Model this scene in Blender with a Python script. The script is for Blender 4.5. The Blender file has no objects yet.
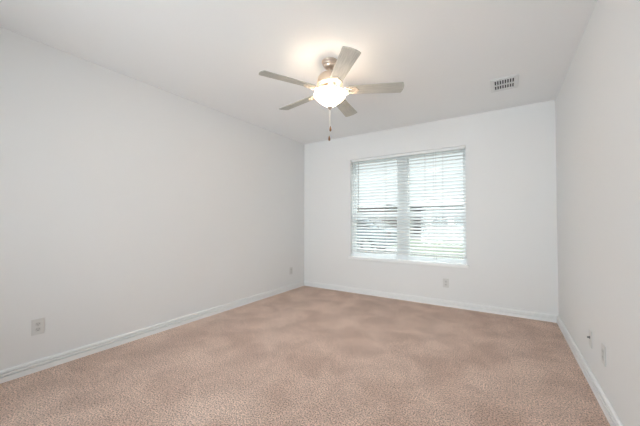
import bpy, bmesh, math, random
from mathutils import Vector, Matrix
random.seed(4)
PI = math.pi
SC = bpy.context.scene
COL = SC.collection

# ------------------------------------------------------------------ camera
cam_d = bpy.data.cameras.new('camera')
cam = bpy.data.objects.new('camera', cam_d)
COL.objects.link(cam)
cam.location = (0.0, 0.0, 1.101)
cam.rotation_euler = (PI/2 + 0.0198, 0.0, 0.5684)
cam_d.sensor_width = 36.0
cam_d.lens = 36.0*288.0/640.0
cam_d.shift_y = (215.63-213.0)/640.0
cam_d.clip_start = 0.02
cam_d.clip_end = 400
SC.camera = cam

# ------------------------------------------------------------------ world: bright overcast sky
world = bpy.data.worlds.new('overcast_sky')
SC.world = world
world.use_nodes = True
wn = world.node_tree.nodes
wl = world.node_tree.links
wbg = wn['Background']
wbg.inputs['Strength'].default_value = 7.0
wtc = wn.new('ShaderNodeTexCoord')
wsep = wn.new('ShaderNodeSeparateXYZ')
wramp = wn.new('ShaderNodeValToRGB')
wl.new(wtc.outputs['Generated'], wsep.inputs[0])
wl.new(wsep.outputs['Z'], wramp.inputs[0])
wl.new(wramp.outputs[0], wbg.inputs['Color'])
# overcast: much brighter overhead than at the horizon
wramp.color_ramp.elements[0].position = 0.22
wramp.color_ramp.elements[0].color = (0.126, 0.132, 0.137, 1)
wramp.color_ramp.elements[1].position = 0.9
wramp.color_ramp.elements[1].color = (0.93, 0.97, 1.0, 1)

# ------------------------------------------------------------------ added fill lamp behind the camera, in front of the closed rear wall
ld = bpy.data.lights.new('rear_fill', 'AREA')
ld.shape = 'RECTANGLE'
ld.size = 2.0
ld.size_y = 1.7
ld.spread = math.radians(110)
ld.energy = 34.5
ld.color = (0.86, 0.955, 1.0)
lo = bpy.data.objects.new('rear_fill', ld)
COL.objects.link(lo)
lo.location = (-1.2, -1.05, 1.25)
lo.rotation_euler = (PI/2+0.04, 0, 0)        # shines towards +y, into the room

SC.view_settings.view_transform = 'Standard'
SC.view_settings.look = 'None'
SC.view_settings.exposure = 0.18
SC.view_settings.gamma = 1.0
SC.view_settings.use_curve_mapping = False

# ------------------------------------------------------------------ materials
def mat(name, col, rough=0.6, metal=0.0, spec=None):
    m = bpy.data.materials.new(name)
    m.use_nodes = True
    b = m.node_tree.nodes['Principled BSDF']
    b.inputs['Base Color'].default_value = (*col, 1)
    b.inputs['Roughness'].default_value = rough
    b.inputs['Metallic'].default_value = metal
    if spec is not None:
        b.inputs['Specular IOR Level'].default_value = spec
    return m

def nodes(m):
    return m.node_tree.nodes, m.node_tree.links, m.node_tree.nodes['Principled BSDF']

def add_bump(m, scale, strength, dist, detail=3.0, kind='noise'):
    n, l, b = nodes(m)
    tc = n.new('ShaderNodeTexCoord')
    if kind == 'noise':
        t = n.new('ShaderNodeTexNoise')
        t.inputs['Detail'].default_value = detail
        out = t.outputs[0]
    else:
        t = n.new('ShaderNodeTexVoronoi')
        out = t.outputs['Distance']
    t.inputs['Scale'].default_value = scale
    l.new(tc.outputs['Object'], t.inputs['Vector'])
    bp = n.new('ShaderNodeBump')
    bp.inputs['Strength'].default_value = strength
    bp.inputs['Distance'].default_value = dist
    l.new(out, bp.inputs['Height'])
    l.new(bp.outputs[0], b.inputs['Normal'])
    return tc

def vary(m, c0, c1, scale, lo=0.35, hi=0.65, detail=3.0, stretch=None):
    n, l, b = nodes(m)
    tc = n.new('ShaderNodeTexCoord')
    t = n.new('ShaderNodeTexNoise')
    t.inputs['Scale'].default_value = scale
    t.inputs['Detail'].default_value = detail
    if stretch:
        mp = n.new('ShaderNodeMapping')
        mp.inputs['Scale'].default_value = stretch
        l.new(tc.outputs['Object'], mp.inputs[0])
        l.new(mp.outputs[0], t.inputs['Vector'])
    else:
        l.new(tc.outputs['Object'], t.inputs['Vector'])
    r = n.new('ShaderNodeValToRGB')
    r.color_ramp.elements[0].position = lo
    r.color_ramp.elements[1].position = hi
    r.color_ramp.elements[0].color = (*c0, 1)
    r.color_ramp.elements[1].color = (*c1, 1)
    l.new(t.outputs[0], r.inputs[0])
    l.new(r.outputs[0], b.inputs['Base Color'])

M = {}
M['wall'] = mat('wall_paint', (0.83, 0.825, 0.82), 0.7, spec=0.25)
add_bump(M['wall'], 260, 0.06, 0.002)
M['ceiling'] = mat('ceiling_paint', (0.93, 0.93, 0.93), 0.85, spec=0.15)
add_bump(M['ceiling'], 180, 0.10, 0.003)
M['trim'] = mat('trim_paint', (0.92, 0.915, 0.91), 0.4)
M['vinyl'] = mat('window_vinyl', (0.84, 0.86, 0.87), 0.45)
M['blind'] = mat('blind_white', (0.91, 0.92, 0.92), 0.45)
n, l, b = nodes(M['blind'])
tl = n.new('ShaderNodeBsdfTranslucent'); tl.inputs[0].default_value = (0.92, 0.93, 0.93, 1)
mm = n.new('ShaderNodeMixShader'); mm.inputs[0].default_value = 0.08
l.new(b.outputs[0], mm.inputs[1]); l.new(tl.outputs[0], mm.inputs[2]); l.new(mm.outputs[0], n['Material Output'].inputs[0])
M['cord'] = mat('blind_cord', (0.45, 0.45, 0.44), 0.8)
M['plate'] = mat('plate_plastic', (0.70, 0.69, 0.67), 0.35)
M['socket'] = mat('socket_plastic', (0.62, 0.61, 0.59), 0.4)
M['slot'] = mat('slot_dark', (0.16, 0.16, 0.16), 0.7)
M['vent'] = mat('vent_enamel', (0.80, 0.80, 0.80), 0.4)
M['duct'] = mat('duct_dark', (0.03, 0.03, 0.035), 0.8)
M['nickel'] = mat('brushed_nickel', (0.70, 0.59, 0.50), 0.4, 1.0)
M['bulb'] = None
M['cream'] = mat('antique_cream_metal', (0.74, 0.64, 0.52), 0.4, 0.35)
M['fob'] = mat('wood_fob', (0.22, 0.11, 0.055), 0.5)
M['chain'] = mat('pale_chain', (0.80, 0.76, 0.70), 0.4, 0.6)
M['blade'] = mat('washed_wood_blade', (0.5, 0.5, 0.46), 0.5)
vary(M['blade'], (0.41, 0.40, 0.36), (0.54, 0.525, 0.475), 9, 0.35, 0.65, 4, (1.0, 14, 14))

# carpet: heathered cut pile, with the lay of the pile changing in broad patches
cp = mat('carpet_pile', (0.5, 0.4, 0.33), 0.95, spec=0.05)
n, l, b = nodes(cp)
tc = n.new('ShaderNodeTexCoord')
big = n.new('ShaderNodeTexNoise'); big.inputs['Scale'].default_value = 3.0
big.inputs['Detail'].default_value = 5; big.inputs['Roughness'].default_value = 0.6
big.inputs['Distortion'].default_value = 0.3
tuft = n.new('ShaderNodeTexNoise'); tuft.inputs['Scale'].default_value = 115
tuft.inputs['Detail'].default_value = 3; tuft.inputs['Roughness'].default_value = 0.65
vor = n.new('ShaderNodeTexVoronoi'); vor.inputs['Scale'].default_value = 130
for t in (big, tuft, vor):
    l.new(tc.outputs['Object'], t.inputs['Vector'])
r1 = n.new('ShaderNodeValToRGB')
r1.color_ramp.elements[0].position = 0.38; r1.color_ramp.elements[1].position = 0.64
r1.color_ramp.elements[0].color = (0.68, 0.465, 0.37, 1)
r1.color_ramp.elements[1].color = (0.92, 0.69, 0.575, 1)
l.new(big.outputs[0], r1.inputs[0])
r2 = n.new('ShaderNodeValToRGB')
r2.color_ramp.elements[0].position = 0.38; r2.color_ramp.elements[1].position = 0.58
r2.color_ramp.elements[0].color = (0.34, 0.30, 0.27, 1)
r2.color_ramp.elements[1].color = (1.26, 1.26, 1.26, 1)
l.new(tuft.outputs[0], r2.inputs[0])
mx = n.new('ShaderNodeMix'); mx.data_type = 'RGBA'; mx.blend_type = 'MULTIPLY'
mx.inputs['Factor'].default_value = 1.0
l.new(r1.outputs[0], mx.inputs['A']); l.new(r2.outputs[0], mx.inputs['B'])
l.new(mx.outputs['Result'], b.inputs['Base Color'])
ad = n.new('ShaderNodeMath'); ad.operation = 'ADD'
l.new(tuft.outputs[0], ad.inputs[0]); l.new(vor.outputs['Distance'], ad.inputs[1])
bp = n.new('ShaderNodeBump'); bp.inputs['Strength'].default_value = 0.8
bp.inputs['Distance'].default_value = 0.012
l.new(ad.outputs[0], bp.inputs['Height']); l.new(bp.outputs[0], b.inputs['Normal'])
b.inputs['Sheen Weight'].default_value = 0.5
b.inputs['Sheen Roughness'].default_value = 0.6
b.inputs['Sheen Tint'].default_value = (1.0, 0.88, 0.80, 1)
M['carpet'] = cp

# lit bowl glass of the fan light
bg_ = bpy.data.materials.new('lit_bowl_glass'); bg_.use_nodes = True
n = bg_.node_tree.nodes; l = bg_.node_tree.links
for q in list(n):
    n.remove(q)
out = n.new('ShaderNodeOutputMaterial')
tr = n.new('ShaderNodeBsdfTranslucent'); tr.inputs[0].default_value = (1.0, 0.95, 0.88, 1)
df = n.new('ShaderNodeBsdfDiffuse'); df.inputs[0].default_value = (0.9, 0.88, 0.84, 1)
m1 = n.new('ShaderNodeMixShader'); m1.inputs[0].default_value = 0.2
em = n.new('ShaderNodeEmission'); em.inputs[0].default_value = (1.0, 0.89, 0.78, 1); em.inputs[1].default_value = 4.6
as_ = n.new('ShaderNodeAddShader')
l.new(tr.outputs[0], m1.inputs[1]); l.new(df.outputs[0], m1.inputs[2])
l.new(m1.outputs[0], as_.inputs[0]); l.new(em.outputs[0], as_.inputs[1])
l.new(as_.outputs[0], out.inputs[0])
M['bowl'] = bg_

# clear glass pane
gp = bpy.data.materials.new('clear_glass'); gp.use_nodes = True
n = gp.node_tree.nodes; l = gp.node_tree.links
for q in list(n):
    n.remove(q)
out = n.new('ShaderNodeOutputMaterial')
t_ = n.new('ShaderNodeBsdfTransparent'); t_.inputs[0].default_value = (0.95, 0.98, 0.97, 1)
g_ = n.new('ShaderNodeBsdfGlossy'); g_.inputs['Roughness'].default_value = 0.02
ms = n.new('ShaderNodeMixShader'); ms.inputs[0].default_value = 0.06
l.new(t_.outputs[0], ms.inputs[1]); l.new(g_.outputs[0], ms.inputs[2]); l.new(ms.outputs[0], out.inputs[0])
M['glass'] = gp

# outdoors
M['grass'] = mat('lawn_grass', (0.2, 0.3, 0.12), 0.95, spec=0.1)
vary(M['grass'], (0.105, 0.125, 0.085), (0.14, 0.155, 0.115), 4, 0.3, 0.7, 6)
M['concrete'] = mat('driveway_concrete', (0.52, 0.51, 0.49), 0.9)
vary(M['concrete'], (0.17, 0.17, 0.165), (0.21, 0.21, 0.205), 2, 0.3, 0.7, 5)
M['asphalt'] = mat('street_asphalt', (0.075, 0.075, 0.08), 0.9)
M['siding'] = mat('pale_siding', (0.26, 0.258, 0.25), 0.8)
M['brick'] = mat('pink_brick', (0.50, 0.38, 0.34), 0.9)
n, l, b = nodes(M['brick'])
tc = n.new('ShaderNodeTexCoord'); bk = n.new('ShaderNodeTexBrick')
mp = n.new('ShaderNodeMapping'); mp.inputs['Rotation'].default_value = (PI/2, 0, 0)
bk.inputs['Scale'].default_value = 4.0
bk.inputs['Color1'].default_value = (0.28, 0.21, 0.19, 1); bk.inputs['Color2'].default_value = (0.24, 0.18, 0.165, 1)
bk.inputs['Mortar'].default_value = (0.3, 0.28, 0.27, 1)
l.new(tc.outputs['Object'], mp.inputs[0]); l.new(mp.outputs[0], bk.inputs['Vector']); l.new(bk.outputs[0], b.inputs['Base Color'])
M['roof'] = mat('grey_shingle', (0.42, 0.42, 0.43), 0.9)
vary(M['roof'], (0.15, 0.15, 0.155), (0.19, 0.19, 0.195), 6, 0.3, 0.7, 4)
M['dark_glass'] = mat('dark_window_glass', (0.02, 0.024, 0.026), 0.2)
M['door_paint'] = mat('dark_door_paint', (0.025, 0.022, 0.02), 0.5)
M['white_paint'] = mat('outdoor_white_paint', (0.78, 0.78, 0.775), 0.6)
M['car_paint'] = mat('silver_blue_car_paint', (0.17, 0.20, 0.225), 0.4, 0.2)
M['tyre'] = mat('tyre_rubber', (0.025, 0.025, 0.025), 0.85)
M['rim'] = mat('wheel_rim', (0.5, 0.5, 0.52), 0.35, 0.8)
M['red_lens'] = mat('red_lens', (0.06, 0.02, 0.02), 0.25)
M['leaf'] = mat('tree_leaf', (0.12, 0.2, 0.07), 0.8)
vary(M['leaf'], (0.09, 0.16, 0.05), (0.18, 0.27, 0.10), 3)
M['bark'] = mat('tree_bark', (0.18, 0.14, 0.11), 0.9)

# ------------------------------------------------------------------ mesh helpers
def box(bm, x0, x1, y0, y1, z0, z1, mi=0, mx=None):
    v = [bm.verts.new(p) for p in ((x0,y0,z0),(x1,y0,z0),(x1,y1,z0),(x0,y1,z0),(x0,y0,z1),(x1,y0,z1),(x1,y1,z1),(x0,y1,z1))]
    if mx is not None:
        for q in v:
            q.co = mx @ q.co
    for ids in ((3,2,1,0),(4,5,6,7),(0,1,5,4),(1,2,6,5),(2,3,7,6),(3,0,4,7)):
        f = bm.faces.new([v[i] for i in ids]); f.material_index = mi
    return v

def lathe(bm, prof, seg=40, c=(0,0,0), closed=False, mi=0):
    rings = []
    for r, z in prof:
        if r < 1e-6:
            rings.append([bm.verts.new((c[0], c[1], c[2]+z))])
        else:
            rings.append([bm.verts.new((c[0]+r*math.cos(2*PI*k/seg), c[1]+r*math.sin(2*PI*k/seg), c[2]+z)) for k in range(seg)])
    pairs = list(zip(rings, rings[1:]))
    if closed:
        pairs.append((rings[-1], rings[0]))
    for a, d in pairs:
        for k in range(seg):
            k2 = (k+1) % seg
            if len(a) == 1 and len(d) == 1:
                continue
            if len(a) == 1:
                f = bm.faces.new((a[0], d[k2], d[k]))
            elif len(d) == 1:
                f = bm.faces.new((a[k], a[k2], d[0]))
            else:
                f = bm.faces.new((a[k], a[k2], d[k2], d[k]))
            f.material_index = mi

def tube(bm, pts, rad, seg=10, mi=0):
    pts = [Vector(p) for p in pts]
    rads = rad if isinstance(rad, (list, tuple)) else [rad]*len(pts)
    rings = []
    up = Vector((0.13, 0.31, 0.94)).normalized()
    for i, p in enumerate(pts):
        d = (pts[min(i+1, len(pts)-1)] - pts[max(i-1, 0)]).normalized()
        a = d.cross(up)
        if a.length < 1e-3:
            a = d.cross(Vector((1, 0, 0)))
        a.normalize(); bb = d.cross(a)
        rings.append([bm.verts.new(p + rads[i]*(math.cos(2*PI*k/seg)*a + math.sin(2*PI*k/seg)*bb)) for k in range(seg)])
    for r0, r1 in zip(rings, rings[1:]):
        for k in range(seg):
            f = bm.faces.new((r0[k], r0[(k+1) % seg], r1[(k+1) % seg], r1[k])); f.material_index = mi
    bm.faces.new(rings[0][::-1]).material_index = mi
    bm.faces.new(rings[-1]).material_index = mi

def ball(bm, c, r, sx=1, sy=1, sz=1, u=16, v=10, mi=0):
    mtx = Matrix.Translation(c) @ Matrix.Diagonal((r*sx, r*sy, r*sz, 1))
    g = bmesh.ops.create_uvsphere(bm, u_segments=u, v_segments=v, radius=1.0, matrix=mtx)
    for vv in g['verts']:
        for f in vv.link_faces:
            f.material_index = mi

def prism(bm, outline, z0, z1, mi=0, mx=None):
    lo_ = [bm.verts.new((x, y, z0)) for x, y in outline]
    hi_ = [bm.verts.new((x, y, z1)) for x, y in outline]
    n_ = len(outline)
    fs = [bm.faces.new(lo_[::-1]), bm.faces.new(hi_)]
    for k in range(n_):
        fs.append(bm.faces.new((lo_[k], lo_[(k+1) % n_], hi_[(k+1) % n_], hi_[k])))
    for f in fs:
        f.material_index = mi
    if mx is not None:
        for q in lo_+hi_:
            q.co = mx @ q.co

def obj(name, bm, m, parent=None, bevel=0.0, smooth=None, loc=None, rot=None, seg=2):
    bmesh.ops.recalc_face_normals(bm, faces=bm.faces)
    me = bpy.data.meshes.new(name)
    bm.to_mesh(me); bm.free()
    ms_ = m if isinstance(m, (list, tuple)) else [m]
    for q in ms_:
        me.materials.append(q)
    o = bpy.data.objects.new(name, me)
    COL.objects.link(o)
    if smooth is not None:
        for p in me.polygons:
            p.use_smooth = True
        me.set_sharp_from_angle(angle=math.radians(smooth))
    if bevel:
        bv = o.modifiers.new('bevel', 'BEVEL'); bv.width = bevel; bv.segments = seg; bv.limit_method = 'ANGLE'
        bv.angle_limit = math.radians(40)
    if parent: o.parent = parent
    if loc: o.location = loc
    if rot: o.rotation_euler = rot
    return o

def empty(name, label, cat, loc=(0,0,0), rotz=0.0, group=None):
    o = bpy.data.objects.new(name, None)
    COL.objects.link(o)
    o.empty_display_size = 0.05
    o.location = loc; o.rotation_euler = (0, 0, rotz)
    o['label'] = label; o['category'] = cat
    if group: o['group'] = group
    return o

def structure(o, label=None):
    o['kind'] = 'structure'
    if label: o['label'] = label
    return o

B = bmesh.new

# ------------------------------------------------------------------ room shell
XL, XR, YB, YF, H = -2.907, 0.4894, 4.048, -1.15, 2.44
T = 0.16
WX0, WX1, WZ0, WZ1 = -2.020, -0.402, 0.530, 2.066        # window opening

bm = B(); box(bm, XL-T, XR+T, YF-T, YB+T, -0.12, 0.0)
structure(obj('floor', bm, M['carpet']), 'pinkish beige cut pile carpet covering the whole floor')
bm = B(); box(bm, XL-T, XR+T, YF-T, YB+T, H, H+0.12)
structure(obj('ceiling', bm, M['ceiling']), 'flat white painted ceiling')
bm = B(); box(bm, XL-T, XL, YF-T, YB+T, 0, H)
structure(obj('wall_left', bm, M['wall']), 'long plain white wall on the left')
bm = B(); box(bm, XR, XR+T, YF-T, YB+T, 0, H)
structure(obj('wall_right', bm, M['wall']), 'plain white wall on the right')
bm = B(); box(bm, XL, XR, YF-T, YF, 0, H)
structure(obj('wall_rear', bm, M['wall']), 'white wall behind the camera')
# back wall with the window opening, one closed mesh
bm = B()
xs = [XL, WX0, WX1, XR]; zs = [0, WZ0, WZ1, H]
grid = {}
for s, y in ((0, YB), (1, YB+T)):
    for i, x in enumerate(xs):
        for j, z in enumerate(zs):
            grid[s, i, j] = bm.verts.new((x, y, z))
for s in (0, 1):
    for i in range(3):
        for j in range(3):
            if (i, j) == (1, 1): continue
            bm.faces.new((grid[s,i,j], grid[s,i+1,j], grid[s,i+1,j+1], grid[s,i,j+1]))
loop = [(1,1),(2,1),(2,2),(1,2)]
for a, d in zip(loop, loop[1:]+loop[:1]):
    bm.faces.new((grid[(0,)+a], grid[(0,)+d], grid[(1,)+d], grid[(1,)+a]))
for i in range(3):
    for j in (0, 3):
        bm.faces.new((grid[0,i,j], grid[0,i+1,j], grid[1,i+1,j], grid[1,i,j]))
for j in range(3):
    for i in (0, 3):
        bm.faces.new((grid[0,i,j], grid[0,i,j+1], grid[1,i,j+1], grid[1,i,j]))
structure(obj('wall_back', bm, M['wall']), 'white end wall with the window')

# baseboards: moulded profile (distance from wall, height)
BASE = [(0, 0), (0.018, 0), (0.018, 0.036), (0.003, 0.037), (0.003, 0.0435), (0.0165, 0.045), (0.0165, 0.058), (0.003, 0.059), (0.003, 0.065), (0.013, 0.0665), (0.012, 0.077), (0.007, 0.083), (0, 0.083)]
def baseboard(name, p0, p1, nrm, label):
    bm = B()
    p0 = Vector((*p0, 0)); p1 = Vector((*p1, 0)); nn = Vector((*nrm, 0))
    ax = (p1-p0).normalized()
    a = []; c = []
    for d, z in BASE:
        a.append(bm.verts.new(p0 + nn*d + ax*d + Vector((0,0,z))))
        c.append(bm.verts.new(p1 + nn*d - ax*d + Vector((0,0,z))))
    k = len(BASE)
    for i in range(k):
        bm.faces.new((a[i], a[(i+1) % k], c[(i+1) % k], c[i]))
    bm.faces.new(a); bm.faces.new(c[::-1])
    structure(obj(name, bm, M['trim']), label)
baseboard('baseboard_left', (XL, YF), (XL, YB), (1, 0), 'white moulded baseboard along the left wall')
baseboard('baseboard_back', (XL, YB), (XR, YB), (0, -1), 'white moulded baseboard under the window')
baseboard('baseboard_right', (XR, YB), (XR, YF), (-1, 0), 'white moulded baseboard along the right wall')

# ------------------------------------------------------------------ window (twin single-hung, wide centre mullion)
win = bpy.data.objects.new('window_1', None); COL.objects.link(win)
win.location = ((WX0+WX1)/2, YB+0.12, WZ0)
structure(win, 'white twin window behind the blind')
def wobj(name, bm, m, bevel=0.0, parent=win, **k):
    bmesh.ops.translate(bm, verts=bm.verts, vec=-Vector(win.location))
    return obj(name, bm, m, parent, bevel, **k)
FY0, FY1 = YB+0.100, YB+0.155
bm = B()
box(bm, WX0, WX0+0.018, FY0, FY1, WZ0, WZ1); box(bm, WX1-0.018, WX1, FY0, FY1, WZ0, WZ1)
box(bm, WX0+0.018, WX1-0.018, FY0, FY1, WZ1-0.035, WZ1); box(bm, WX0+0.018, WX1-0.018, FY0, FY1, WZ0, WZ0+0.045)
wobj('frame', bm, M['vinyl'])
MX0, MX1 = -1.292, -1.165
bm = B(); box(bm, MX0, MX1, FY0-0.004, FY1+0.002, WZ0+0.045, WZ1-0.035)
wobj('mullion', bm, M['vinyl'], 0.003)
RAIL = 1.178
for (a, c) in ((WX0+0.018, MX0), (MX1, WX1-0.018)):
    for (z0, z1, y0, nm) in ((RAIL+0.024, WZ1-0.035, FY0+0.028, 'upper_sash'), (WZ0+0.045, RAIL+0.024, FY0+0.004, 'lower_sash')):
        bm = B(); w = 0.026; y1 = y0+0.022
        rt = 0.045 if nm == 'lower_sash' else 0.028
        box(bm, a, a+w, y0, y1, z0, z1); box(bm, c-w, c, y0, y1, z0, z1)
        box(bm, a+w, c-w, y0, y1, z1-rt, z1); box(bm, a+w, c-w, y0, y1, z0, z0+0.035)
        s = wobj(nm, bm, M['vinyl'])
        bm = B(); box(bm, a+w, c-w, y0+0.009, y0+0.013, z0+0.035, z1-rt)
        p = wobj('pane', bm, M['glass'], parent=s)
bm = B()
box(bm, WX0, WX1, YB, FY0, WZ0, WZ0+0.024)
box(bm, WX0-0.026, WX1+0.026, YB-0.030, YB-0.0005, WZ0-0.014, WZ0+0.024)
wobj('window_sill', bm, M['trim'], 0.004)

# ------------------------------------------------------------------ venetian blind
BX0, BX1 = WX0+0.008, WX1-0.008
BYC = YB+0.052
bl = empty('venetian_blind', 'wide white horizontal slat blind hanging open inside the window recess', 'blind', ((WX0+WX1)/2, BYC, WZ1))
def bobj(name, bm, m, bevel=0.0, **k):
    bmesh.ops.translate(bm, verts=bm.verts, vec=-Vector(bl.location))
    return obj(name, bm, m, bl, bevel, **k)
bm = B(); box(bm, BX0, BX1, BYC-0.030, BYC+0.026, WZ1-0.036, WZ1-0.0005); bobj('headrail', bm, M['blind'], 0.003)
TILT = math.radians(28)
bm = B(); zt = WZ1-0.066; PITCH = 0.0456; nsl = 30
for i in range(nsl):
    z = zt - i*PITCH
    dz = random.uniform(-0.0008, 0.0008)
    prof = []
    for u in (-1, -0.5, 0, 0.5, 1):
        prof.append((u*0.0245, 0.0022*(1-u*u)))
    pts = prof + [(a, d-0.0028) for a, d in reversed(prof)]
    va = []; vb = []
    for (py, pz) in pts:
        yy = py*math.cos(TILT) - pz*math.sin(TILT)
        zz = py*math.sin(TILT) + pz*math.cos(TILT)
        va.append(bm.verts.new((BX0, BYC+yy, z+zz+dz))); vb.append(bm.verts.new((BX1, BYC+yy, z+zz+dz)))
    k = len(pts)
    for q in range(k):
        bm.faces.new((va[q], va[(q+1) % k], vb[(q+1) % k], vb[q]))
    bm.faces.new(va); bm.faces.new(vb[::-1])
bobj('slats', bm, M['blind'], smooth=35)
zb = zt - nsl*PITCH + 0.012
bm = B(); box(bm, BX0, BX1, BYC-0.0255, BYC+0.0255, zb-0.016, zb+0.006); bobj('bottom_rail', bm, M['blind'], 0.004)
for x in (-1.905, -1.465, -0.905, -0.680):
    bm = B()
    for y in (-0.0285, 0.0275):
        tube(bm, [(x, BYC+y, WZ1-0.05), (x, BYC+y, zb-0.018)], 0.0011, 6)
    tube(bm, [(x, BYC-0.027, zb-0.018), (x, BYC-0.01, zb-0.021), (x, BYC+0.01, zb-0.021), (x, BYC+0.0275, zb-0.018)], 0.0011, 6)
    bobj('ladder_cord', bm, M['cord'])
for x in (-0.792, -0.762):
    bm = B(); tube(bm, [(x, BYC-0.031, WZ1-0.030), (x, BYC-0.034, 1.5), (x, BYC-0.033, zb-0.022)], 0.0011, 6)
    c_ = bobj('lift_cord', bm, M['cord'])
    bm = B(); lathe(bm, [(0.0, 0.024), (0.002, 0.024), (0.0035, 0.016), (0.0055, 0.0), (0.004, -0.004), (0.0, -0.004)], 12, (x, BYC-0.033, zb-0.044))
    bmesh.ops.translate(bm, verts=bm.verts, vec=-Vector(bl.location))
    obj('tassel', bm, M['cord'], c_, smooth=40)
bm = B(); tube(bm, [(-1.888, BYC-0.037, WZ1-0.055), (-1.888, BYC-0.040, 1.25)], 0.004, 8)
ball(bm, (-1.888, BYC-0.040, 1.245), 0.006)
bobj('tilt_wand', bm, M['cord'], smooth=40)

# ------------------------------------------------------------------ ceiling fan with light
FX, FYC = -1.217, 2.058
fan = empty('ceiling_fan', 'five-blade ceiling fan with lit white bowl light in the middle of the ceiling', 'ceiling fan', (FX, FYC, H))
def fobj(name, bm, m, parent=fan, **k):
    return obj(name, bm, m, parent, **k)
# all z below are relative to the ceiling
bm = B(); lathe(bm, [(0, 0), (0.067, 0), (0.069, -0.006), (0.066, -0.013), (0.060, -0.016), (0.061, -0.026), (0.057, -0.032), (0.050, -0.036), (0.049, -0.045), (0.040, -0.055), (0.028, -0.061), (0.018, -0.064), (0, -0.064)])
fobj('canopy', bm, M['nickel'], smooth=50)
bm = B(); lathe(bm, [(0, -0.06), (0.0125, -0.06), (0.0125, -0.10), (0.022, -0.104), (0.022, -0.114), (0, -0.114)], 24)
fobj('downrod', bm, M['nickel'], smooth=50)
bm = B(); lathe(bm, [(0, -0.100), (0.03, -0.100), (0.052, -0.104), (0.082, -0.118), (0.098, -0.138), (0.104, -0.158), (0.104, -0.170), (0.108, -0.174), (0.108, -0.184), (0.103, -0.188), (0.103, -0.200), (0.092, -0.212), (0.070, -0.220), (0, -0.220)], 48)
hs = fobj('motor_housing', bm, M['nickel'], smooth=40)
# filigree band on the housing
bm = B()
for k in range(14):
    a = 2*PI*k/14
    c0 = Vector((0.1035*math.cos(a), 0.1035*math.sin(a), -0.197))
    tq = Vector((-math.sin(a), math.cos(a), 0)); ou = Vector((math.cos(a), math.sin(a), 0))
    pts = []
    for i in range(13):
        th = i/12*1.6*PI; r = 0.013*(1-i/20)
        pts.append(c0 + ou*0.002 + tq*(r*math.cos(th)) + Vector((0,0,1))*(r*math.sin(th)))
    tube(bm, pts, 0.003, 6)
ring = [(0.1055*math.cos(2*PI*i/60), 0.1055*math.sin(2*PI*i/60), -0.197) for i in range(61)]
tube(bm, ring, 0.0035, 6)
fobj('filigree', bm, M['cream'], hs, smooth=60)

BZ = -0.247                 # blade plane
BL0, BL1 = 0.150, 0.605
def blade_outline():
    pts = []
    w0, w1 = 0.050, 0.064
    pts += [(BL0, -w0+0.012), (BL0+0.012, -w0)]
    pts += [(BL1-0.022, -w1)]
    for i in range(1, 8):
        t = i/8*PI/2
        pts.append((BL1-0.022+0.012*math.sin(t), -w1+0.012*(1-math.cos(t))))
    for i in range(0, 9):
        y = -0.052+0.104*i/8
        pts.append((BL1-0.010+0.010*(1-(y/0.052)**2), y))
    for i in range(7, 0, -1):
        t = i/8*PI/2
        pts.append((BL1-0.022+0.012*math.sin(t), w1-0.012*(1-math.cos(t))))
    pts += [(BL1-0.022, w1), (BL0+0.012, w0), (BL0, w0-0.012)]
    return pts
bm = B(); prism(bm, blade_outline(), -0.003, 0.003)
blade0 = None
iron0 = None
PH = math.radians(242.45)
for k in range(5):
    a = PH - k*2*PI/5
    rot = (math.radians(-12), 0, a)
    if blade0 is None:
        blade0 = fobj('blade', bm, M['blade'], bevel=0.002, loc=(0, 0, BZ), rot=rot)
        b_ = blade0
    else:
        b_ = blade0.copy(); COL.objects.link(b_); b_.parent = fan; b_.rotation_euler = rot
    if iron0 is None:
        ib = B()
        # curved arm out of the hub, then a leaf-shaped medallion under the blade root
        prev = []
        for i in range(9):
            t = i/8
            prev.append((0.070+0.085*t, 0, 0.030 - 0.042*math.sin(t*PI/2)))
        tube(ib, prev, [0.014-0.004*t/8 for t in range(9)], 10)
        leaf = []
        for i in range(28):
            t = 2*PI*i/28
            rr = 1+0.10*math.cos(6*t)
            leaf.append((0.190+0.050*rr*math.cos(t), 0.040*rr*math.sin(t)))
        prism(ib, leaf, -0.011, -0.0035)
        for s in (-1, 1):
            pts = []
            for i in range(15):
                th = i/14*1.7*PI; r = 0.024*(1-i/22)
                pts.append((0.135+r*math.cos(th), s*(0.024+r*math.sin(th)*0.9), -0.010))
            tube(ib, pts, 0.0055, 8)
        ball(ib, (0.150, 0, -0.012), 0.017, 1.1, 1.0, 0.8)
        for sx, sy in ((0.180, 0.02), (0.180, -0.02), (0.218, 0)):
            ball(ib, (sx, sy, -0.012), 0.007, 1, 1, 0.6, 10, 6)
        iron0 = fobj('blade_iron', ib, M['cream'], smooth=45, loc=(0, 0, BZ), rot=rot)
    else:
        i_ = iron0.copy(); COL.objects.link(i_); i_.parent = fan; i_.rotation_euler = rot

bm = B(); lathe(bm, [(0, -0.219), (0.060, -0.219), (0.070, -0.224), (0.076, -0.236), (0.090, -0.241), (0.0932, -0.247), (0.090, -0.2515), (0.050, -0.256), (0.030, -0.262), (0, -0.262)], 40)
fobj('light_fitter', bm, M['cream'], smooth=50)
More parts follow.
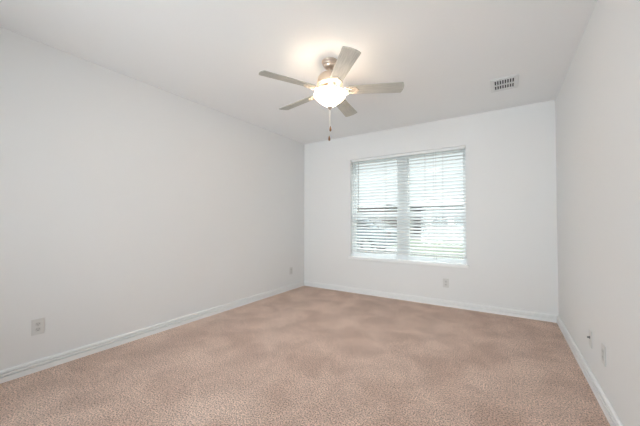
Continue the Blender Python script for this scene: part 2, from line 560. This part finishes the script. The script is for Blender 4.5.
# bowl: open-topped frosted glass, flared rim
prof_o = [(0.098, -0.250), (0.112, -0.256), (0.125, -0.268), (0.132, -0.282), (0.130, -0.294), (0.114, -0.312), (0.086, -0.337), (0.055, -0.361), (0.024, -0.381), (0.010, -0.387)]
prof_i = [(r-0.004 if r > 0.02 else 0.010, z+0.003) for r, z in reversed(prof_o)]
bm = B(); lathe(bm, prof_o + prof_i, 56, closed=True)
bowl = fobj('bowl_shade', bm, M['bowl'], smooth=60)
bowl['label'] = 'glowing frosted white glass bowl'
bm = B(); lathe(bm, [(0, -0.378), (0.021, -0.379), (0.022, -0.386), (0.016, -0.394), (0.011, -0.398), (0.007, -0.406), (0, -0.408)], 24)
fobj('finial', bm, M['nickel'], smooth=50)
bm = B(); tube(bm, [(0, 0, -0.262), (0, 0, -0.380)], 0.005, 10)
fobj('center_rod', bm, M['nickel'])
# pull chains with fobs
def pull_chain(x, y, z0, z1):
    bm = B()
    zz = z0
    tube(bm, [(x, y, z0), (x, y, z1)], 0.0009, 6)
    k = int((z0-z1)/0.009)
    for i in range(k):
        ball(bm, (x, y, z0-i*0.009), 0.0017, u=8, v=6)
    c = fobj('pull_chain', bm, M['chain'], smooth=60)
    bm = B(); lathe(bm, [(0, 0), (0.0035, -0.001), (0.0045, -0.006), (0.008, -0.018), (0.0095, -0.029), (0.008, -0.038), (0.004, -0.043), (0, -0.044)], 18, (x, y, z1))
    fobj('fob', bm, M['fob'], c, smooth=60)
pull_chain(0.004, 0.002, -0.406, -0.545)
pull_chain(-0.003, -0.004, -0.406, -0.625)
# bulbs in the bowl (the fan's own light)
for k in range(2):
    a = PI*k + 0.6
    bd = bpy.data.lights.new('bulb_light', 'POINT')
    bd.energy = 6.0
    bd.color = (1.0, 0.89, 0.78)
    bd.shadow_soft_size = 0.045
    bo = bpy.data.objects.new('bulb_light', bd); COL.objects.link(bo)
    bo.parent = fan
    bo.location = (0.075*math.cos(a), 0.075*math.sin(a), -0.288)

# ------------------------------------------------------------------ ceiling register
VX, VY = 0.016, 3.300
vent = empty('ceiling_vent', 'small white ceiling air register with two rows of slots', 'vent', (VX, VY, H))
W2, L2, gx, gy = 0.113, 0.150, 0.082, 0.105
bm = B()
box(bm, -W2, -gx, -L2, L2, -0.010, -0.0003); box(bm, gx, W2, -L2, L2, -0.010, -0.0003)
box(bm, -gx, gx, -L2, -gy, -0.010, -0.0003); box(bm, -gx, gx, gy, L2, -0.010, -0.0003)
obj('frame', bm, M['vent'], vent, 0.003)
bm = B(); box(bm, -gx, gx, -gy, gy, -0.0022, -0.0004); obj('duct_opening', bm, M['duct'], vent)
bm = B(); box(bm, -gx, gx, -0.009, 0.009, -0.011, -0.0023); obj('divider', bm, M['vent'], vent)
bm = B()
for k in range(9):
    x = -gx + 2*gx*k/8
    for s in (-1, 1):
        mtx = Matrix.Translation((x, s*(gy+0.009)/2, -0.006)) @ Matrix.Rotation(math.radians(-18*s), 4, 'Y')
        box(bm, -0.0045, 0.0045, -(gy-0.009)/2, (gy-0.009)/2, -0.0045, 0.0030, mx=mtx)
obj('louvers', bm, M['vent'], vent)

# ------------------------------------------------------------------ outlets and wall plates
def duplex(loc, rotz, label, cat='outlet'):
    # built facing -y, plate in the xz plane, origin on the wall
    e = empty('wall_outlet', label, cat, loc, rotz, 'duplex power outlets')
    bm = B(); box(bm, -0.0355, 0.0355, -0.0055, -0.0002, -0.0575, 0.0575)
    obj('cover_plate', bm, M['plate'], e, 0.0025)
    for s in (-1, 1):
        ol = []
        for i in range(20):
            t = 2*PI*i/20
            ol.append((0.0165*max(-0.92, min(0.92, 1.05*math.cos(t))), s*0.0195 + 0.0142*math.sin(t)))
        mtx = Matrix.Rotation(PI/2, 4, 'X')
        bm = B(); prism(bm, ol, 0.0054, 0.0072, 0, mtx)
        for dx in (-0.006, 0.006):
            box(bm, dx-0.0012, dx+0.0012, -0.0075, -0.0071, s*0.0195-0.001, s*0.0195+0.007, 1)
        box(bm, -0.0024, 0.0024, -0.0075, -0.0071, s*0.0195-0.009, s*0.0195-0.0045, 1)
        obj('receptacle', bm, [M['socket'], M['slot']], e)
    bm = B(); ball(bm, (0, -0.0055, 0), 0.003, 1, 0.4, 1, 10, 6)
    obj('screw', bm, M['socket'], e)
    return e
duplex((XL, 0.683, 0.325), PI/2, 'white duplex outlet low on the left wall, near the front')
duplex((XL, 3.681, 0.303), PI/2, 'white duplex outlet low on the left wall beside the far corner')
duplex((-0.644, YB, 0.300), 0, 'white duplex outlet on the end wall just under the window')
e = empty('cable_jack_plate', 'white cable jack plate with a dark round connector on the right wall', 'wall plate', (XR, 2.652, 0.306), -PI/2)
bm = B(); box(bm, -0.0355, 0.0355, -0.0055, -0.0002, -0.0575, 0.0575); obj('cover_plate', bm, M['plate'], e, 0.0025)
bm = B(); lathe(bm, [(0, 0), (0.0085, 0), (0.0085, 0.004), (0.0055, 0.004), (0.0055, 0.014), (0, 0.014)], 12)
bmesh.ops.rotate(bm, verts=bm.verts, matrix=Matrix.Rotation(PI/2, 3, 'X')); bmesh.ops.translate(bm, verts=bm.verts, vec=(0, -0.0054, 0.006))
obj('connector', bm, M['slot'], e)
e = empty('wall_outlet', 'white rectangular-faced outlet on the right wall, nearer than the cable jack', 'outlet', (XR, 2.345, 0.315), -PI/2)
bm = B(); box(bm, -0.0355, 0.0355, -0.0055, -0.0002, -0.0575, 0.0575); obj('cover_plate', bm, M['plate'], e, 0.0025)
bm = B(); box(bm, -0.0165, 0.0165, -0.0075, -0.0054, -0.0335, 0.0335)
for s in (-1, 1):
    for dx in (-0.006, 0.006):
        box(bm, dx-0.0012, dx+0.0012, -0.0078, -0.0074, s*0.017, s*0.017+0.007, 1)
obj('receptacle', bm, [M['socket'], M['slot']], e)

# ------------------------------------------------------------------ outdoors, seen between the slats
GZ = -0.25
Y0 = YB+T
bm = B(); box(bm, -40, 45, Y0+0.02, 75, GZ-0.4, GZ)
structure(obj('lawn', bm, M['grass']), 'front lawn outside the window')
bm = B(); box(bm, -24.0, -3.55, 9.8, 14.6, GZ, GZ+0.02)
structure(obj('driveway', bm, M['concrete']), 'pale concrete driveway left of the lawn')
bm = B(); box(bm, -40, 45, 21.5, 26.5, GZ, GZ+0.015)
structure(obj('street', bm, M['asphalt']), 'asphalt street beyond the lawn')
bm = B(); box(bm, -40, 45, 26.5, 26.7, GZ, GZ+0.10); box(bm, -40, 45, 27.4, 28.6, GZ, GZ+0.03)
structure(obj('pavement', bm, M['concrete']), 'kerb and pavement across the street')

def house(x0, x1, y0, depth, eave, ridge, wall, label, win_spec, door=None, garage=None):
    e = empty('house', label, 'house', ((x0+x1)/2, y0+depth/2, GZ))
    w2 = (x1-x0)/2; d2 = depth/2; h = eave-GZ; rh = ridge-GZ
    bm = B(); box(bm, -w2, w2, -d2, d2, 0, h); obj('walls', bm, wall, e)
    bm = B(); o_ = 0.45
    a = [(-w2-o_, -d2-o_, h+0.001), (w2+o_, -d2-o_, h+0.001), (w2+o_, d2+o_, h+0.001), (-w2-o_, d2+o_, h+0.001), (-w2*0.45, 0, rh), (w2*0.45, 0, rh)]
    v = [bm.verts.new(p) for p in a]
    low = [bm.verts.new((p[0], p[1], h+0.16)) for p in a[:4]]
    bm.faces.new(v[:4][::-1])
    for i in range(4):
        bm.faces.new((v[i], v[(i+1) % 4], low[(i+1) % 4], low[i]))
    bm.faces.new((low[0], low[1], v[5], v[4])); bm.faces.new((low[1], low[2], v[5]))
    bm.faces.new((low[2], low[3], v[4], v[5])); bm.faces.new((low[3], low[0], v[4]))
    obj('roof', bm, M['roof'], e)
    bm = B(); box(bm, -w2-o_-0.02, w2+o_+0.02, -d2-o_-0.12, -d2-o_-0.001, h+0.02, h+0.17); obj('gutter', bm, M['white_paint'], e)
    for (cx, w, z0, z1) in win_spec:
        bm = B(); x = cx-(x0+x1)/2
        t = 0.09
        box(bm, x-w/2-t, x-w/2, -d2-0.06, -d2-0.001, z0-t, z1+t); box(bm, x+w/2, x+w/2+t, -d2-0.06, -d2-0.001, z0-t, z1+t)
        box(bm, x-w/2, x+w/2, -d2-0.06, -d2-0.001, z1, z1+t); box(bm, x-w/2, x+w/2, -d2-0.06, -d2-0.001, z0-t, z0)
        f = obj('window', bm, M['white_paint'], e)
        bm = B(); box(bm, x-w/2, x+w/2, -d2-0.03, -d2-0.001, z0, z1); obj('pane', bm, M['dark_glass'], f)
    if door:
        cx, w = door; x = cx-(x0+x1)/2
        bm = B(); box(bm, x-w/2, x+w/2, -d2-0.05, -d2-0.001, 0.05, 2.60)
        for zz in (0.3, 1.5):
            box(bm, x-w/2+0.12, x+w/2-0.12, -d2-0.07, -d2-0.05, zz, zz+0.75)
        obj('door', bm, M['door_paint'], e)
    if garage:
        cx, w = garage; x = cx-(x0+x1)/2
        bm = B()
        for r in range(4):
            for c in range(4):
                ww = w/4
                box(bm, x-w/2+c*ww+0.04, x-w/2+(c+1)*ww-0.04, -d2-0.06, -d2-0.04, 0.06+r*0.54, 0.54+r*0.54)
        box(bm, x-w/2, x+w/2, -d2-0.04, -d2-0.001, 0.02, 2.2)
        obj('garage_door', bm, M['white_paint'], e)
    return e
F_ = Vector((-0.5383, 0.8428, 0)); R_ = Vector((0.8428, 0.5383, 0))
house(-9.0, 3.5, 30, 9, 2.75, 4.2, M['siding'], 'pale-sided single-storey house across the street, right of the mullion',
      [(-5.3, 1.5, 0.75, 2.05), (-3.5, 1.0, 0.85, 2.05)], door=(-7.25, 1.05))
house(-29, -11.0, 30, 9, 2.75, 4.0, M['brick'], 'pinkish brick house across the street behind the parked car',
      [(-14.6, 1.6, 0.8, 2.1), (-12.2, 1.2, 0.8, 2.1)], garage=(-21.0, 4.8))

# parked car on the driveway, side-on
car = empty('parked_car', 'silver-blue car parked on the driveway outside the window', 'car', (-6.15, 12.1, GZ+0.02), PI/2)
side = [(-2.15, 0.30), (-2.2, 0.55), (-2.18, 0.92), (-2.05, 1.02), (-1.75, 1.06), (-1.25, 1.42), (-0.9, 1.47), (0.1, 1.48), (0.45, 1.42), (1.05, 1.05), (1.75, 0.96), (2.1, 0.84), (2.2, 0.58), (2.15, 0.30)]
def arch(cx, r=0.36):
    return [(cx+r*math.cos(t), 0.30+r*math.sin(t)) for t in [PI*i/8 for i in range(9)]]
outline = list(side) + arch(1.32) + arch(-1.30)
bm = B()
mtx = Matrix(((0,0,1,0),(1,0,0,0),(0,1,0,0),(0,0,0,1)))     # outline (length, height) -> y, z ; extrude -> x
prism(bm, outline, -0.88, 0.88, 0, mtx)
for v in bm.verts:
    if v.co.z > 1.02:
        v.co.x *= 1 - 0.34*(v.co.z-1.02)
obj('body', bm, M['car_paint'], car, 0.04, seg=3)
for (nm, yb, zb_, yt, zt_, s) in (('rear_window', -1.80, 1.075, -1.30, 1.40, -1), ('windscreen', 1.00, 1.09, 0.52, 1.385, 1)):
    bm = B()
    v = [bm.verts.new(p) for p in ((-0.74, yb+s*0.012, zb_+0.012), (0.74, yb+s*0.012, zb_+0.012), (0.66, yt+s*0.012, zt_+0.012), (-0.66, yt+s*0.012, zt_+0.012))]
    w_ = [bm.verts.new((p.co.x, p.co.y-s*0.03, p.co.z-0.03)) for p in v]
    bm.faces.new(v); bm.faces.new(w_[::-1])
    for i in range(4):
        bm.faces.new((v[i], v[(i+1) % 4], w_[(i+1) % 4], w_[i]))
    obj(nm, bm, M['dark_glass'], car)
for s in (-1, 1):
    bm = B()
    v = [bm.verts.new(p) for p in ((s*0.882, -1.45, 1.08), (s*0.882, 0.78, 1.08), (s*0.784, 0.33, 1.37), (s*0.784, -1.1, 1.37))]
    w_ = [bm.verts.new((p.co.x-s*0.04, p.co.y, p.co.z)) for p in v]
    bm.faces.new(v); bm.faces.new(w_[::-1])
    for i in range(4):
        bm.faces.new((v[i], v[(i+1) % 4], w_[(i+1) % 4], w_[i]))
    obj('side_window', bm, M['dark_glass'], car)
    bm = B(); box(bm, s*0.50, s*0.84, -2.225, -2.17, 0.72, 0.88); obj('tail_light', bm, M['red_lens'], car, 0.01)
    for yy in (-1.30, 1.32):
        bm = B(); lathe(bm, [(0.19, -0.09), (0.29, -0.10), (0.315, -0.08), (0.315, 0.08), (0.29, 0.10), (0.19, 0.09)], 28, closed=True)
        bmesh.ops.rotate(bm, verts=bm.verts, matrix=Matrix.Rotation(PI/2, 3, 'Y')); bmesh.ops.translate(bm, verts=bm.verts, vec=(s*0.78, yy, 0.315))
        wh = obj('wheel', bm, M['tyre'], car, smooth=50)
        bm = B(); lathe(bm, [(0, -0.06), (0.19, -0.07), (0.19, 0.07), (0, 0.06)], 24)
        bmesh.ops.rotate(bm, verts=bm.verts, matrix=Matrix.Rotation(PI/2, 3, 'Y')); bmesh.ops.translate(bm, verts=bm.verts, vec=(s*0.78, yy, 0.315))
        obj('rim', bm, M['rim'], wh, smooth=50)
bm = B(); box(bm, -0.86, 0.86, -2.27, -2.12, 0.32, 0.56); obj('bumper', bm, M['car_paint'], car, 0.03)
